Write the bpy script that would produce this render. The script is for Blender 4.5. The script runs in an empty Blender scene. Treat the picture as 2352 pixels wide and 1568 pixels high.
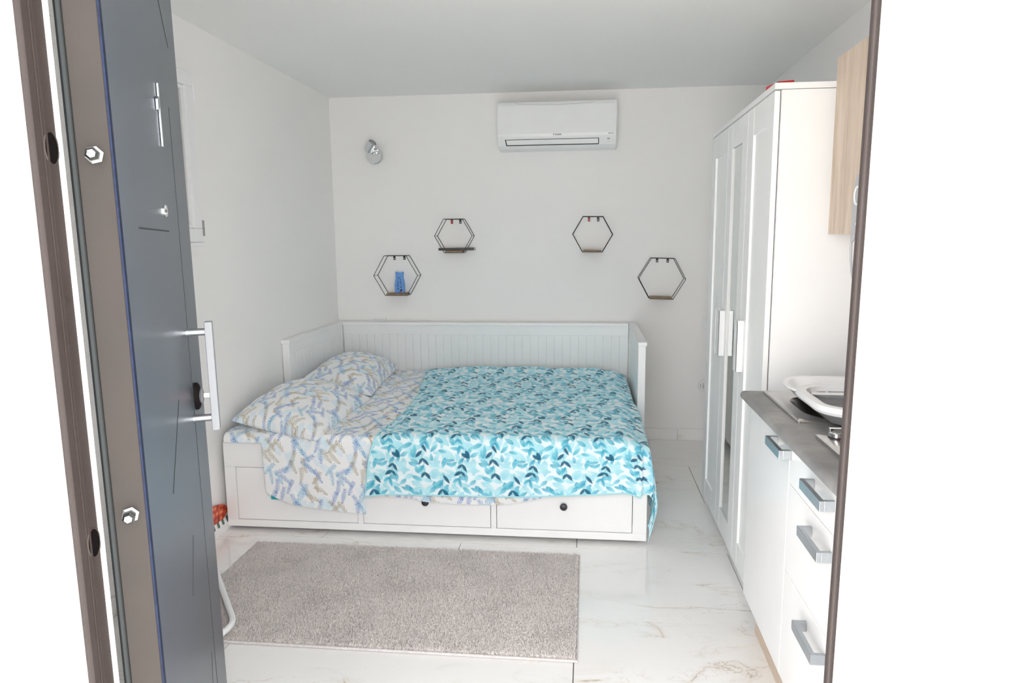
import bpy, bmesh, math, random
import numpy as np
from mathutils import Vector, Matrix
random.seed(7)
rng = np.random.default_rng(11)
S = bpy.context.scene
C = S.collection
PI = math.pi
R = math.radians

# ---------------------------------------------------------------- camera
cd = bpy.data.cameras.new('camera'); cam = bpy.data.objects.new('camera', cd); C.objects.link(cam)
cr = Vector((0.99427716, 0.10654059, -0.00787542)); cu = Vector((-0.00783807, 0.14626998, 0.98921366)); cf = Vector((-0.10654335, 0.98349082, -0.14626797))
m = Matrix.Identity(4)
for i in range(3):
    m[i][0] = cr[i]; m[i][1] = cu[i]; m[i][2] = -cf[i]
m[0][3], m[1][3], m[2][3] = 1.76774, -4.79914, 1.39754
cam.matrix_world = m
cd.sensor_width = 36; cd.lens = 1599.68 / 2352 * 36; cd.clip_start = .02; cd.clip_end = 200
S.camera = cam

# ---------------------------------------------------------------- light
W = bpy.data.worlds.new('world'); S.world = W; W.use_nodes = True
bg = W.node_tree.nodes['Background']
bg.inputs[0].default_value = (1.0, 0.985, 0.985, 1); bg.inputs[1].default_value = 1.0
sd = bpy.data.lights.new('sun', 'SUN'); sd.energy = 5.0; sd.angle = R(3); sd.color = (1, .97, .93)
so = bpy.data.objects.new('sun', sd); C.objects.link(so); so.location = (-4, -6, 6); so.rotation_euler = Vector((.64, -.06, -.77)).to_track_quat('-Z', 'Y').to_euler()
pl = bpy.data.lights.new('doorway_portal', 'AREA'); pl.shape = 'RECTANGLE'; pl.size = 1.04; pl.size_y = 2.1
pl.cycles.is_portal = True
po = bpy.data.objects.new('doorway_portal', pl); C.objects.link(po); po.location = (1.56, -4.02, 1.05); po.rotation_euler = (R(90), 0, 0)
po['kind'] = 'helper'
S.view_settings.view_transform = 'Standard'; S.view_settings.look = 'None'
S.view_settings.gamma = 1; S.view_settings.use_curve_mapping = False
S.view_settings.exposure = 2.85
S.cycles.use_denoising = True
S.cycles.max_bounces = 14; S.cycles.diffuse_bounces = 10; S.cycles.glossy_bounces = 5; S.cycles.transmission_bounces = 4
S.cycles.caustics_reflective = False; S.cycles.caustics_refractive = False
S.cycles.sample_clamp_indirect = 6

# ---------------------------------------------------------------- materials
def lin(r, g, b):
    f = lambda c: (c/255/12.92) if c/255 <= .04045 else ((c/255+.055)/1.055)**2.4
    return (f(r), f(g), f(b), 1)
class N:
    """small node helper"""
    def __init__(s, name):
        s.m = bpy.data.materials.new(name); s.m.use_nodes = True; s.t = s.m.node_tree
        s.b = s.t.nodes['Principled BSDF']
    def n(s, typ, **k):
        x = s.t.nodes.new(typ)
        for a, v in k.items(): setattr(x, a, v)
        return x
    def l(s, a, b): s.t.links.new(a, b)
    def inp(s, x, name, v):
        if hasattr(v, 'is_linked') or isinstance(v, bpy.types.NodeSocket): s.l(v, x.inputs[name])
        else: x.inputs[name].default_value = v
    def noise(s, scale, detail=4, rough=.5, dist=0, vec=None):
        x = s.n('ShaderNodeTexNoise'); x.inputs['Scale'].default_value = scale; x.inputs['Detail'].default_value = detail
        x.inputs['Roughness'].default_value = rough; x.inputs['Distortion'].default_value = dist
        if vec is not None: s.l(vec, x.inputs['Vector'])
        return x.outputs['Fac']
    def obj(s, scale=(1, 1, 1), rot=(0, 0, 0)):
        t = s.n('ShaderNodeTexCoord'); mp = s.n('ShaderNodeMapping'); mp.inputs['Scale'].default_value = scale; mp.inputs['Rotation'].default_value = rot
        s.l(t.outputs['Object'], mp.inputs['Vector']); return mp.outputs['Vector']
    def ramp(s, fac, stops):
        x = s.n('ShaderNodeValToRGB'); e = x.color_ramp.elements
        e[0].position, e[0].color = stops[0]; e[1].position, e[1].color = stops[-1]
        for p, c in stops[1:-1]:
            q = e.new(p); q.color = c
        s.l(fac, x.inputs['Fac']); return x.outputs['Color']
    def bump(s, h, strength, dist=.01):
        x = s.n('ShaderNodeBump'); x.inputs['Strength'].default_value = strength; x.inputs['Distance'].default_value = dist
        s.l(h, x.inputs['Height']); s.l(x.outputs['Normal'], s.b.inputs['Normal'])
    def set(s, col=None, rough=None, metal=None, spec=None, coat=None):
        b = s.b.inputs
        if col is not None: s.inp(s.b, 'Base Color', col)
        if rough is not None: s.inp(s.b, 'Roughness', rough)
        if metal is not None: b['Metallic'].default_value = metal
        if spec is not None: b['Specular IOR Level'].default_value = spec
        if coat is not None: b['Coat Weight'].default_value = coat
        return s.m
def plain(name, col, rough=.5, metal=0, spec=.5, var=.04, scale=8, bump=0):
    q = N(name); v = q.obj()
    f = q.noise(scale, 3, vec=v)
    c = [x for x in col[:3]]
    lo = tuple(x*(1-var) for x in c)+(1,); hi = tuple(min(1, x*(1+var)) for x in c)+(1,)
    q.set(q.ramp(f, [(.3, lo), (.7, hi)]), rough, metal, spec)
    if bump: q.bump(q.noise(bump, 3, vec=v), .15, .002)
    return q.m
M = {}
def wallmat(name, col, sc=1):
    q = N(name); v = q.obj()
    q.set(q.ramp(q.noise(1.3, 3, vec=v), [(.3, tuple(x*.985 for x in col[:3])+(1,)), (.7, col)]), .75, 0, .25)
    q.bump(q.noise(160*sc, 4, vec=v), .12, .002); return q.m
M['wall'] = wallmat('wall_paint', (.88, .873, .866, 1))
M['ceil'] = wallmat('ceiling_paint', (.86, .86, .855, 1))
M['facade'] = wallmat('facade_render', (.84, .84, .84, 1), .5)
M['ground'] = plain('terrace_paving', (.55, .54, .52, 1), .8, var=.1, bump=60)
M['white'] = plain('white_lacquer', (.87, .875, .875, 1), .38, var=.01)
M['whitegloss'] = plain('white_satin_front', (.85, .85, .85, 1), .22, var=.01)
M['whiteplastic'] = plain('white_plastic', (.84, .85, .86, 1), .35, var=.01)
M['seam'] = plain('dark_seam', (.10, .10, .10, 1), .7)
M['seamgrey'] = plain('grey_seam', (.34, .34, .34, 1), .7)
M['black'] = plain('black_metal', (.02, .02, .02, 1), .45)
M['blackplastic'] = plain('black_plastic', (.035, .03, .03, 1), .4)
M['satin'] = plain('satin_handle_metal', (.30, .315, .335, 1), .45, .3, .3)
M['lockblack'] = plain('matt_black_plastic', (.012, .009, .009, 1), .7, 0, .1)
M['recess'] = plain('dark_recess', (.006, .005, .005, 1), .95, 0, .0)
M['zinc'] = plain('zinc_bolt', (.22, .23, .23, 1), .3, 1, var=.1, scale=90)
M['chrome'] = plain('chrome', (.78, .80, .81, 1), .10, 1, var=.02)
M['alu'] = plain('brushed_aluminium', (.46, .49, .52, 1), .32, 1, var=.03, scale=60)
M['steel'] = plain('stainless_steel', (.60, .585, .57, 1), .28, 1, var=.05, scale=30)
M['darksteel'] = plain('door_edge_paint', (.032, .027, .024, 1), .42, 0, .16, var=.12, scale=5, bump=300)
M['frame'] = plain('brown_frame_paint', (.034, .026, .024, 1), .45, 0, .25, var=.12, scale=6, bump=220)
M['doorface'] = plain('anthracite_door_paint', (.052, .069, .095, 1), .3, .2, var=.08, scale=3, bump=400)
M['film'] = plain('blue_film', (.010, .016, .042, 1), .6, 0, .15, var=.25, scale=80)
M['rubber'] = plain('dark_rubber', (.022, .027, .028, 1), .6)
M['gaplight'] = plain('gap_light_white', (.88, .88, .88, 1), .5)  # white that stands in for the brightness of the hinge gap
M['red'] = plain('red_plastic', (.62, .03, .035, 1), .4)
M['teal'] = plain('teal_cloth', (.03, .38, .43, 1), .8)
M['blueplastic'] = plain('blue_plastic', (.13, .33, .74, 1), .45, var=.05)
M['brownhole'] = plain('dark_insert', (.05, .04, .05, 1), .6)
M['greyplastic'] = plain('grey_plastic', (.42, .43, .46, 1), .4)
M['tubgrey'] = plain('grey_tub_plastic', (.27, .27, .28, 1), .4)
M['knob'] = plain('dark_knob', (.045, .045, .055, 1), .4, .2)
M['greytext'] = plain('grey_print', (.12, .12, .12, 1), .6)
M['piping'] = plain('cyan_piping', (.42, .74, .80, 1), .8)
M['mattress'] = plain('mattress_ticking', (.75, .75, .74, 1), .9)
M['grout'] = plain('grout', (.12, .12, .12, 1), .85)
M['mirror'] = N('mirror_glass').set((.80, .83, .82, 1), .01, 1)
def marble():
    q = N('marble_tile'); t = q.n('ShaderNodeTexCoord'); oi = q.n('ShaderNodeObjectInfo')
    mul = q.n('ShaderNodeVectorMath', operation='SCALE'); cmb = q.n('ShaderNodeCombineXYZ')
    q.l(oi.outputs['Random'], cmb.inputs[0]); q.l(oi.outputs['Random'], cmb.inputs[1]); mul.inputs['Scale'].default_value = 37.
    q.l(cmb.outputs[0], mul.inputs[0]); add = q.n('ShaderNodeVectorMath', operation='ADD')
    q.l(t.outputs['Object'], add.inputs[0]); q.l(mul.outputs[0], add.inputs[1])
    mp = q.n('ShaderNodeMapping'); mp.inputs['Rotation'].default_value = (0, 0, R(-14)); mp.inputs['Scale'].default_value = (1, 2.6, 1)
    q.l(add.outputs[0], mp.inputs['Vector']); v = mp.outputs['Vector']
    def vein(scale, width, dist):
        f = q.noise(scale, 7, .55, dist, v)
        a = q.n('ShaderNodeMath', operation='SUBTRACT'); q.l(f, a.inputs[0]); a.inputs[1].default_value = .5
        b = q.n('ShaderNodeMath', operation='ABSOLUTE'); q.l(a.outputs[0], b.inputs[0])
        r = q.n('ShaderNodeMapRange', interpolation_type='SMOOTHSTEP'); q.l(b.outputs[0], r.inputs[0])
        r.inputs[1].default_value = 0; r.inputs[2].default_value = width; r.inputs[3].default_value = 1; r.inputs[4].default_value = 0
        return r.outputs[0]
    def mulm(a, b):
        x = q.n('ShaderNodeMath', operation='MULTIPLY'); q.l(a, x.inputs[0])
        if isinstance(b, float): x.inputs[1].default_value = b
        else: q.l(b, x.inputs[1])
        return x.outputs[0]
    m1 = q.n('ShaderNodeMapRange'); q.l(q.noise(1.6, 2, vec=v), m1.inputs[0]); m1.inputs[1].default_value = .46; m1.inputs[2].default_value = .62
    thin = mulm(vein(1.25, .009, 1.1), m1.outputs[0]); soft = mulm(mulm(vein(1.25, .05, 1.1), m1.outputs[0]), .28)
    fine = mulm(mulm(vein(2.6, .008, 1.6), m1.outputs[0]), .6)
    mx = q.n('ShaderNodeMath', operation='MAXIMUM'); q.l(mulm(thin, .95), mx.inputs[0]); q.l(fine, mx.inputs[1])
    m2 = q.n('ShaderNodeMath', operation='MAXIMUM'); q.l(mx.outputs[0], m2.inputs[0]); q.l(soft, m2.inputs[1])
    col = q.ramp(m2.outputs[0], [(0, (.885, .878, .87, 1)), (.4, (.80, .765, .72, 1)), (1, (.55, .46, .38, 1))])
    q.set(col, .07, 0, .5); return q.m
M['marble'] = marble()
def oak(name, axis):
    q = N(name); sc = {'z': (14, 14, .9), 'y': (14, .9, 14)}[axis]
    v = q.obj(sc); f = q.noise(1.6, 6, .6, .6, v); g = q.noise(14, 3, .6, 0, v)
    x = q.n('ShaderNodeMath', operation='MULTIPLY_ADD'); q.l(g, x.inputs[0]); x.inputs[1].default_value = .35; q.l(f, x.inputs[2])
    q.set(q.ramp(x.outputs[0], [(.45, (.46, .355, .27, 1)), (.68, (.62, .505, .40, 1)), (.9, (.72, .62, .52, 1))]), .45, 0, .3)
    q.bump(g, .1, .001); return q.m
M['oak'] = oak('oak_decor', 'z'); M['oakh'] = oak('oak_plinth', 'y')
M['shelfwood'] = plain('brown_board', (.26, .17, .10, 1), .6, var=.2, scale=40)
def concrete():
    q = N('concrete_worktop'); v = q.obj()
    f = q.noise(7, 8, .62, .3, v)
    q.set(q.ramp(f, [(.3, (.17, .17, .175, 1)), (.5, (.26, .255, .25, 1)), (.72, (.37, .36, .35, 1))]), .42, 0, .4)
    q.bump(q.noise(60, 4, vec=v), .1, .001); return q.m
M['worktop'] = concrete()
def food():
    q = N('tomato_print'); vo = q.n('ShaderNodeTexVoronoi'); vo.inputs['Scale'].default_value = 38; q.l(q.obj(), vo.inputs['Vector'])
    q.set(q.ramp(vo.outputs['Distance'], [(0, lin(238, 190, 140)), (.35, lin(220, 95, 60)), (.8, lin(150, 25, 20))]), .4); return q.m
M['food'] = food()
M['stripegreen'] = plain('green_print', (.10, .17, .13, 1), .5)
def attr_mat(name, rough=.85, weave=900, sheen=.2):
    q = N(name); a = q.n('ShaderNodeAttribute'); a.attribute_name = 'print'
    q.set(a.outputs['Color'], rough, 0, .15); q.b.inputs['Sheen Weight'].default_value = sheen
    q.bump(q.noise(weave, 2, vec=q.obj()), .08, .001); return q.m
M['quilt'] = attr_mat('leaf_print_quilt'); M['sheet'] = attr_mat('feather_print_cotton')
def rugmat(name, c0, c1):
    q = N(name); v = q.obj()
    f = q.noise(5, 2, .5, vec=v); g = q.noise(170, 2, vec=v)
    x = q.n('ShaderNodeMath', operation='MULTIPLY_ADD'); q.l(g, x.inputs[0]); x.inputs[1].default_value = 1.0; q.l(f, x.inputs[2])
    q.set(q.ramp(x.outputs[0], [(.5, c0), (1.5, c1)]), .95, 0, .05); return q.m
M['rug'] = rugmat('taupe_pile', (.54, .505, .49, 1), (.75, .71, .69, 1))
M['rugedge'] = plain('rug_hem', (.62, .59, .58, 1), .9, var=.1, scale=120)

# ---------------------------------------------------------------- geometry helpers
ORG = {}
class B:
    def __init__(s): s.v = []; s.f = []
    def add(s, vs, fs):
        k = len(s.v); s.v += [tuple(p) for p in vs]; s.f += [tuple(i+k for i in f) for f in fs]; return s
    def box(s, x0, y0, z0, x1, y1, z1):
        x0, x1 = min(x0, x1), max(x0, x1); y0, y1 = min(y0, y1), max(y0, y1); z0, z1 = min(z0, z1), max(z0, z1)
        return s.add([(x0, y0, z0), (x1, y0, z0), (x1, y1, z0), (x0, y1, z0), (x0, y0, z1), (x1, y0, z1), (x1, y1, z1), (x0, y1, z1)],
                     [(0, 3, 2, 1), (4, 5, 6, 7), (0, 1, 5, 4), (1, 2, 6, 5), (2, 3, 7, 6), (3, 0, 4, 7)])
    def prism(s, poly, d):
        n = len(poly); d = Vector(d); a = [Vector(p) for p in poly]
        return s.add([tuple(p) for p in a]+[tuple(p+d) for p in a], [tuple(range(n))[::-1], tuple(range(n, 2*n))]+[(i, (i+1) % n, (i+1) % n+n, i+n) for i in range(n)])
    def tube(s, path, r, n=10, closed=False):
        P = [Vector(p) for p in path]; k = len(P); rings = []
        up = None
        for i, p in enumerate(P):
            if closed: t = (P[(i+1) % k]-P[i-1])
            else: t = (P[min(i+1, k-1)]-P[max(i-1, 0)])
            t.normalize()
            if up is None: up = Vector((0, 0, 1)) if abs(t.z) < .9 else Vector((1, 0, 0))
            a = t.cross(up)
            if a.length < 1e-5: a = t.orthogonal()
            a.normalize(); b = a.cross(t).normalized(); up = b
            rr = r[i] if isinstance(r, (list, tuple)) else r
            rings.append([p+a*math.cos(q*2*PI/n)*rr+b*math.sin(q*2*PI/n)*rr for q in range(n)])
        vs = [v for g in rings for v in g]; fs = []
        for i in range(k if closed else k-1):
            j = (i+1) % k
            for q in range(n): fs.append((i*n+q, i*n+(q+1) % n, j*n+(q+1) % n, j*n+q))
        if not closed: fs += [tuple(range(n))[::-1], tuple(range((k-1)*n, k*n))]
        return s.add(vs, fs)
    def lathe(s, prof, loc, axis, n=28):
        """prof: (radius, height) pairs along axis from loc"""
        a = Vector(axis).normalized(); u = a.orthogonal().normalized(); w = a.cross(u); L = Vector(loc); vs = []; fs = []
        for r, h in prof:
            for q in range(n): vs.append(L+a*h+(u*math.cos(q*2*PI/n)+w*math.sin(q*2*PI/n))*max(r, 1e-5))
        for i in range(len(prof)-1):
            for q in range(n): fs.append((i*n+q, i*n+(q+1) % n, (i+1)*n+(q+1) % n, (i+1)*n+q))
        fs += [tuple(range(n))[::-1], tuple(range((len(prof)-1)*n, len(prof)*n))]
        return s.add(vs, fs)
def obj(name, b, mat, parent=None, smooth=False, bevel=0, fix=True, subs=0):
    me = bpy.data.meshes.new(name); o = bpy.data.objects.new(name, me); C.objects.link(o)
    org = ORG.get(parent.name, Vector((0, 0, 0))) if parent else Vector((0, 0, 0))
    me.from_pydata([tuple(Vector(p)-org) for p in b.v], [], b.f)
    if fix:
        bm = bmesh.new(); bm.from_mesh(me); bmesh.ops.recalc_face_normals(bm, faces=bm.faces); bm.to_mesh(me); bm.free()
    me.materials.append(mat)
    if smooth:
        me.polygons.foreach_set('use_smooth', [True]*len(me.polygons))
        try: me.set_sharp_from_angle(angle=R(33))
        except Exception: pass
    if parent: o.parent = parent; ORG[o.name] = org
    if bevel:
        q = o.modifiers.new('bevel', 'BEVEL'); q.width = bevel; q.segments = 2; q.limit_method = 'ANGLE'; q.angle_limit = R(40)
    return o
def thing(name, label, cat, loc=(0, 0, 0), group=None):
    o = bpy.data.objects.new(name, None); C.objects.link(o); o.location = loc; o.empty_display_size = .1
    o['label'] = label; o['category'] = cat
    if group: o['group'] = group
    ORG[o.name] = Vector(loc); return o
def tag(o, label, cat, group=None):
    o['label'] = label; o['category'] = cat
    if group: o['group'] = group
    return o
def struct(o): o['kind'] = 'structure'; return o
def box(*a): return B().box(*a)
def disc(c, r, n, th, axis): return B().lathe([(r, 0), (r, th)], c, axis, n)

# ---------------------------------------------------------------- room shell
XR, H, YF = 2.925, 2.358, -3.90
fl = struct(obj('floor', box(0, YF-.3, -.12, XR, 0, -.009), M['grout']))
rows = [(-.576, 0., .53), (-1.176, -.576, 1.195), (-1.776, -1.176, .527), (-2.376, -1.776, 1.195), (-2.976, -2.376, .53), (-3.576, -2.976, 1.195), (YF, -3.576, .53)]
cache = {}
for y0, y1, j in rows:
    xs = sorted({0.} | {x for x in (j-1.203, j, j+1.203, j+2.406) if 0 < x < XR} | {XR})
    for a, b_ in zip(xs[:-1], xs[1:]):
        g = .0016; w = round(b_-a-2*g, 4); d = round(y1-y0-2*g, 4); key = (w, d)
        if key not in cache:
            o = obj('tile', box(-w/2, -d/2, -.009, w/2, d/2, 0), M['marble']); cache[key] = o.data
        else: o = bpy.data.objects.new('tile', cache[key]); C.objects.link(o)
        o.parent = fl; o.location = ((a+b_)/2, (y0+y1)/2, 0)
struct(obj('ceiling', box(-.12, YF-.3, H, XR+.12, .12, H+.12), M['ceil']))
struct(obj('wall_back', box(-.12, 0, -.12, XR+.12, .12, H), M['wall']))
struct(obj('wall_right', box(XR, YF-.3, -.12, XR+.12, 0, H), M['wall']))
# left wall with a window opening
wy0, wy1, wz0, wz1 = -2.52, -1.745, 1.375, 2.135
w = B()
w.box(-.2, YF-.3, -.12, 0, wy0, H); w.box(-.2, wy1, -.12, 0, 0, H); w.box(-.2, wy0, -.12, 0, wy1, wz0); w.box(-.2, wy0, wz1, 0, wy1, H)
struct(obj('wall_left', w, M['wall']))
# front wall: the opening leans a touch with its frame
ll, lr = math.tan(R(.4)), math.tan(R(-.4))
xl = lambda z: 1.050-ll*(z-1.4)
xr = lambda z: 2.0903-lr*(z-1.4)
zt = 2.1
w = B(); yo = YF-.3; yi = YF-.03
w.prism([(-.2, yi, -.12), (xl(-.12), yi, -.12), (xl(zt), yi, zt), (xl(zt), yi, H), (-.2, yi, H)], (0, yo-yi, 0))
w.prism([(xl(zt), yi, zt), (xr(zt), yi, zt), (xr(zt), yi, H), (xl(zt), yi, H)], (0, yo-yi, 0))
w.prism([(xr(-.12), yi, -.12), (XR+.12, yi, -.12), (XR+.12, yi, H), (xr(zt), yi, H), (xr(zt), yi, zt)], (0, yo-yi, 0))
struct(obj('wall_front', w, M['facade']))
w = B(); w.box(-.2, yi, -.12, .93, YF, H); w.box(2.2, yi, -.12, XR, YF, H); w.box(.93, yi, 2.16, 2.2, YF, H)
struct(obj('trim_1', w, M['wall']))
g = obj('ground', box(-14, -18, -.16, 16, YF-.3, -.12), M['ground']); g['kind'] = 'structure'
# baseboards: strips of the floor marble
bb = struct(obj('baseboard_back', box(0, -.004, 0, XR, 0, .078), M['grout']))
for i in range(5):
    o = obj('tile', box(i*.6+.0007, -.011, .001, min(i*.6+.5993, XR), -.002, .082), M['marble'], bb)
bb = struct(obj('baseboard_left', box(0, YF, 0, .003, 0, .07), M['grout']))
for i in range(6):
    obj('tile', box(.001, -(i*.65)-.65+.002, .001, .008, -(i*.65), .075), M['marble'], bb)

# ---------------------------------------------------------------- window in the left wall (closed shutter behind it)
wn = bpy.data.objects.new('window_1', None); C.objects.link(wn); wn.location = (0, (wy0+wy1)/2, wz0); wn['kind'] = 'structure'; ORG[wn.name] = Vector(wn.location)
b = B(); fo = .04
b.box(0, wy0-fo, wz0-fo, .006, wy1+fo, wz0); b.box(0, wy0-fo, wz1, .006, wy1+fo, wz1+fo); b.box(0, wy0-fo, wz0, .006, wy0, wz1); b.box(0, wy1, wz0, .006, wy1+fo, wz1)
obj('window_trim', b, M['wall'], wn, bevel=.002)
b = B(); s_ = .062; x0, x1 = -.03, .022; yb0, yb1, zb0, zb1 = wy0+.002, wy1-.002, wz0+.017, wz1-.002
b.box(x0, yb0, zb0, x1, yb1, zb0+s_); b.box(x0, yb0, zb1-s_, x1, yb1, zb1); b.box(x0, yb0, zb0+s_, x1, yb0+s_, zb1-s_); b.box(x0, yb1-s_, zb0+s_, x1, yb1, zb1-s_)
sash = obj('window_sash', b, M['whiteplastic'], wn, bevel=.004)
b = B(); t_ = .018; q0, q1, q2, q3 = yb0+s_, yb1-s_, zb0+s_, zb1-s_
b.box(-.02, q0, q2, .012, q1, q2+t_); b.box(-.02, q0, q3-t_, .012, q1, q3); b.box(-.02, q0, q2+t_, .012, q0+t_, q3-t_); b.box(-.02, q1-t_, q2+t_, .012, q1, q3-t_)
obj('glazing_bead', b, M['whiteplastic'], sash, bevel=.004)
obj('window_sill', box(-.03, wy0+.005, wz0, .03, wy1-.005, wz0+.016), M['whiteplastic'], wn, bevel=.003)
for za, zb_, mt in ((wz0+.045, wz0+.115, 'seamgrey'), (wz1-.12, wz1-.045, 'whiteplastic')):
    obj('hinge', box(-.005, yb1-.002, za, .028, yb1+.006, zb_), M[mt], wn, bevel=.001)
gl = N('window_glass'); gl.set((.9, .93, .93, 1), .02, 0, .5); gl.b.inputs['Transmission Weight'].default_value = 1
obj('pane', box(-.012, q0, q2, -.006, q1, q3), gl.m, wn)
for i in range(13):
    z = wz0+i*(wz1-wz0)/13
    obj('shutter_slat', box(-.09, wy0, z+.001, -.075, wy1, z+(wz1-wz0)/13-.002), M['white'], wn, bevel=.003)

# ---------------------------------------------------------------- entrance door (open leaf) and its frame
DN = Vector((1.09908, -3.84981, 0)); ang = R(114.7535)
piv = Vector((DN.x, DN.y, 1.4))
Md = Matrix.Translation(piv) @ Matrix.Rotation(-R(.5), 4, 'Y') @ Matrix.Rotation(ang, 4, 'Z') @ Matrix.Translation((0, 0, -1.4))
dr = thing('door', 'anthracite steel entrance door standing open on the left', 'door'); dr.matrix_world = Md; dr['kind'] = 'structure'
dr.name = 'door_1'; ORG['door_1'] = Vector((0, 0, 0))
del dr['category']
Wd = .88
obj('door_leaf', box(.004, 0, .012, Wd, .0445, 2.05), M['doorface'], dr, bevel=.002)
obj('door_edge', box(-.003, .0015, .012, .004, .0445, 2.05), M['darksteel'], dr, bevel=.001)
obj('edge_film', box(-.0045, -.0012, .012, .011, .0014, 2.05), M['film'], dr)
b = B(); b.tube([(.006, .0505, .02), (.006, .0505, 2.05)], .0058, 10)
obj('gasket', b, M['rubber'], dr, smooth=True)
for z in (1.518, .989):
    b = B(); b.lathe([(.0125, 0), (.0125, .002), (.0085, .003), (.0085, .010), (.0095, .011), (.0095, .016), (.006, .021), (.001, .022)], (-.003, .0225, z), (-1, 0, 0), 6 if z > 1.2 else 6)
    obj('security_bolt', b, M['zinc'], dr)
# engraved lines
def groove(p, q, wd=.0016):
    p = Vector(p); q = Vector(q); d = (q-p).normalized(); n = Vector((-d.y, d.x))
    n = Vector((-d.y, d.x)); a = [(p+n*wd), (q+n*wd), (q-n*wd), (p-n*wd)]
    b = B().prism([(v.x, -.0006, v.y) for v in a], (0, .0012, 0)); obj('engraved_line', b, M['rubber'], dr)
groove((.66, 1.70), (.66, .02)); groove((.52, 2.0), (.742, 1.849)); groove((.15, 1.42), (.496, 1.42))
groove((.25, .93), (.423, 1.072)); groove((.461, .76), (.379, .66)); groove((.60, .40), (.56, .28))
# peephole, number, handle, lock
b = B(); b.lathe([(.013, 0), (.013, .003), (.011, .006), (.006, .006), (.005, .004)], (.447, 0, 1.46), (0, -1, 0), 24); ph = obj('peephole', b, M['chrome'], dr, smooth=True)
obj('lens', disc((.447, -.0042, 1.46), .005, 16, .001, (0, -1, 0)), M['blackplastic'], ph)
b = B(); b.box(.485, -.005, 1.592, .494, -.0005, 1.718); b.prism([(.478, -.006, 1.69), (.478, -.006, 1.668), (.455, -.006, 1.66), (.455, -.006, 1.682)], (0, .0055, 0))
obj('door_number', b, M['alu'], dr, bevel=.001)
hd = None
b = B(); b.box(.617, -.058, .952, .645, -.041, 1.212)
hd = obj('handle', b, M['satin'], dr, bevel=.0012)
for z in (1.188, .981):
    b = B(); b.lathe([(.0095, 0), (.0095, .004), (.0088, .004), (.0088, .054)], (.634, 0, z), (0, -1, 0), 20); obj('handle_post', b, M['alu'], hd, smooth=True)
b = B(); n = 28
prof = [(0, 1.0), (.007, 1.0), (.011, .86), (.0135, .6)]
vs = []; fs = []
for h, k in prof:
    for i in range(n): vs.append((.70+.021*k*math.cos(2*PI*i/n), -h, 1.022+.034*k*math.sin(2*PI*i/n)))
for i in range(3):
    for j in range(n): fs.append((i*n+j, i*n+(j+1) % n, (i+1)*n+(j+1) % n, (i+1)*n+j))
fs.append(tuple(range(3*n, 4*n))); b.add(vs, fs)
lk = obj('lock_plate', b, M['lockblack'], dr, smooth=True)
obj('lock_ring', B().lathe([(.018, 0), (.02, .004), (.018, .007), (.009, .0085)], (.70, -.0115, 1.022), (0, -1, 0), 28), M['satin'], lk, smooth=True)
obj('key_blade', box(.6985, -.034, 1.017, .7015, -.018, 1.028), M['alu'], lk)
obj('key', B().box(.697, -.052, 1.010, .703, -.034, 1.036), M['red'], lk, bevel=.002)
# frame
fr = bpy.data.objects.new('door_frame', None); C.objects.link(fr); fr.location = (1.06, -3.93, 0); fr['kind'] = 'structure'; fr.name = 'trim_2'; ORG['trim_2'] = Vector((1.06, -3.93, 0))
def lean(b, x0, k):
    b.v = [(x-k*(z-1.4), y, z) for x, y, z in b.v]; return b
def tr(b): return lean(b, 0, ll)
jl = obj('jamb', tr(B().box(.93, -3.9305, 0, 1.0595, -3.905, zt).box(1.03, -3.944, 0, 1.0595, -3.9305, zt)), M['frame'], fr, bevel=.0015)
obj('jamb_lip', tr(B().tube([(1.0545, -3.943, 0.), (1.0545, -3.943, zt)], .004, 10)), M['frame'], jl, smooth=True)
obj('jamb_rib', tr(B().box(1.0595, -3.926, 0, 1.0612, -3.923, zt)), M['frame'], jl)
obj('gap_light_strip', tr(B().box(1.050, -3.905, 0, 1.0615, -3.897, zt)), M['gaplight'], fr, bevel=.001)  # added white strip imitating the bright light in the hinge gap
for z in (1.521, .968):
    b = B(); nn = 24; ring = []
    b.tube([(1.0597, -3.917+.012*math.cos(2*PI*i/nn), z+.0215*math.sin(2*PI*i/nn)) for i in range(nn)], .0013, 6, True)
    o = obj('bolt_socket', tr(b), M['frame'], jl, smooth=True)
    b = B().prism([(1.0598, -3.917+.0115*math.cos(2*PI*i/nn), z+.021*math.sin(2*PI*i/nn)) for i in range(nn)], (.0006, 0, 0))
    obj('socket_recess', tr(b), M['recess'], jl)
obj('screw', tr(B().lathe([(.005, 0), (.0045, .001)], (1.0597, -3.918, 1.318), (1, 0, 0), 16)), M['darksteel'], jl)
jr = obj('jamb', lean(B().box(2.0816, -3.936, 0, 2.2, -3.928, zt).box(2.11, -3.928, 0, 2.2, -3.885, zt), 0, lr), M['frame'], fr, bevel=.0015)
obj('jamb_lip', lean(B().tube([(2.0846, -3.9365, 0.), (2.0846, -3.9365, zt)], .003, 10), 0, lr), M['frame'], jr, smooth=True)
obj('frame_head', box(.93, -3.953, 2.06, 2.2, -3.9, zt+.04), M['frame'], fr)
obj('threshold', box(1.05, -3.95, -.005, 2.11, -3.9, .012), M['alu'], fr)

# ---------------------------------------------------------------- daybed
bx0, bx1, by = .003, 2.095, -.025
bd = thing('daybed', 'white wooden daybed pulled out to double, with panelled back and three drawers', 'bed', (1.05, -.87, 0))
def slats(parent, along, a0, a1, z0, z1, pos, th, n):
    st = (a1-a0)/n
    for i in range(n):
        p, q = a0+i*st+.0012, a0+(i+1)*st-.0012
        if along == 'x': bb_ = box(p, pos, z0, q, pos+th, z1)
        else: bb_ = box(pos, p, z0, pos+th, q, z1)
        obj('slat', bb_, M['white'], parent, bevel=.0014)
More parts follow.
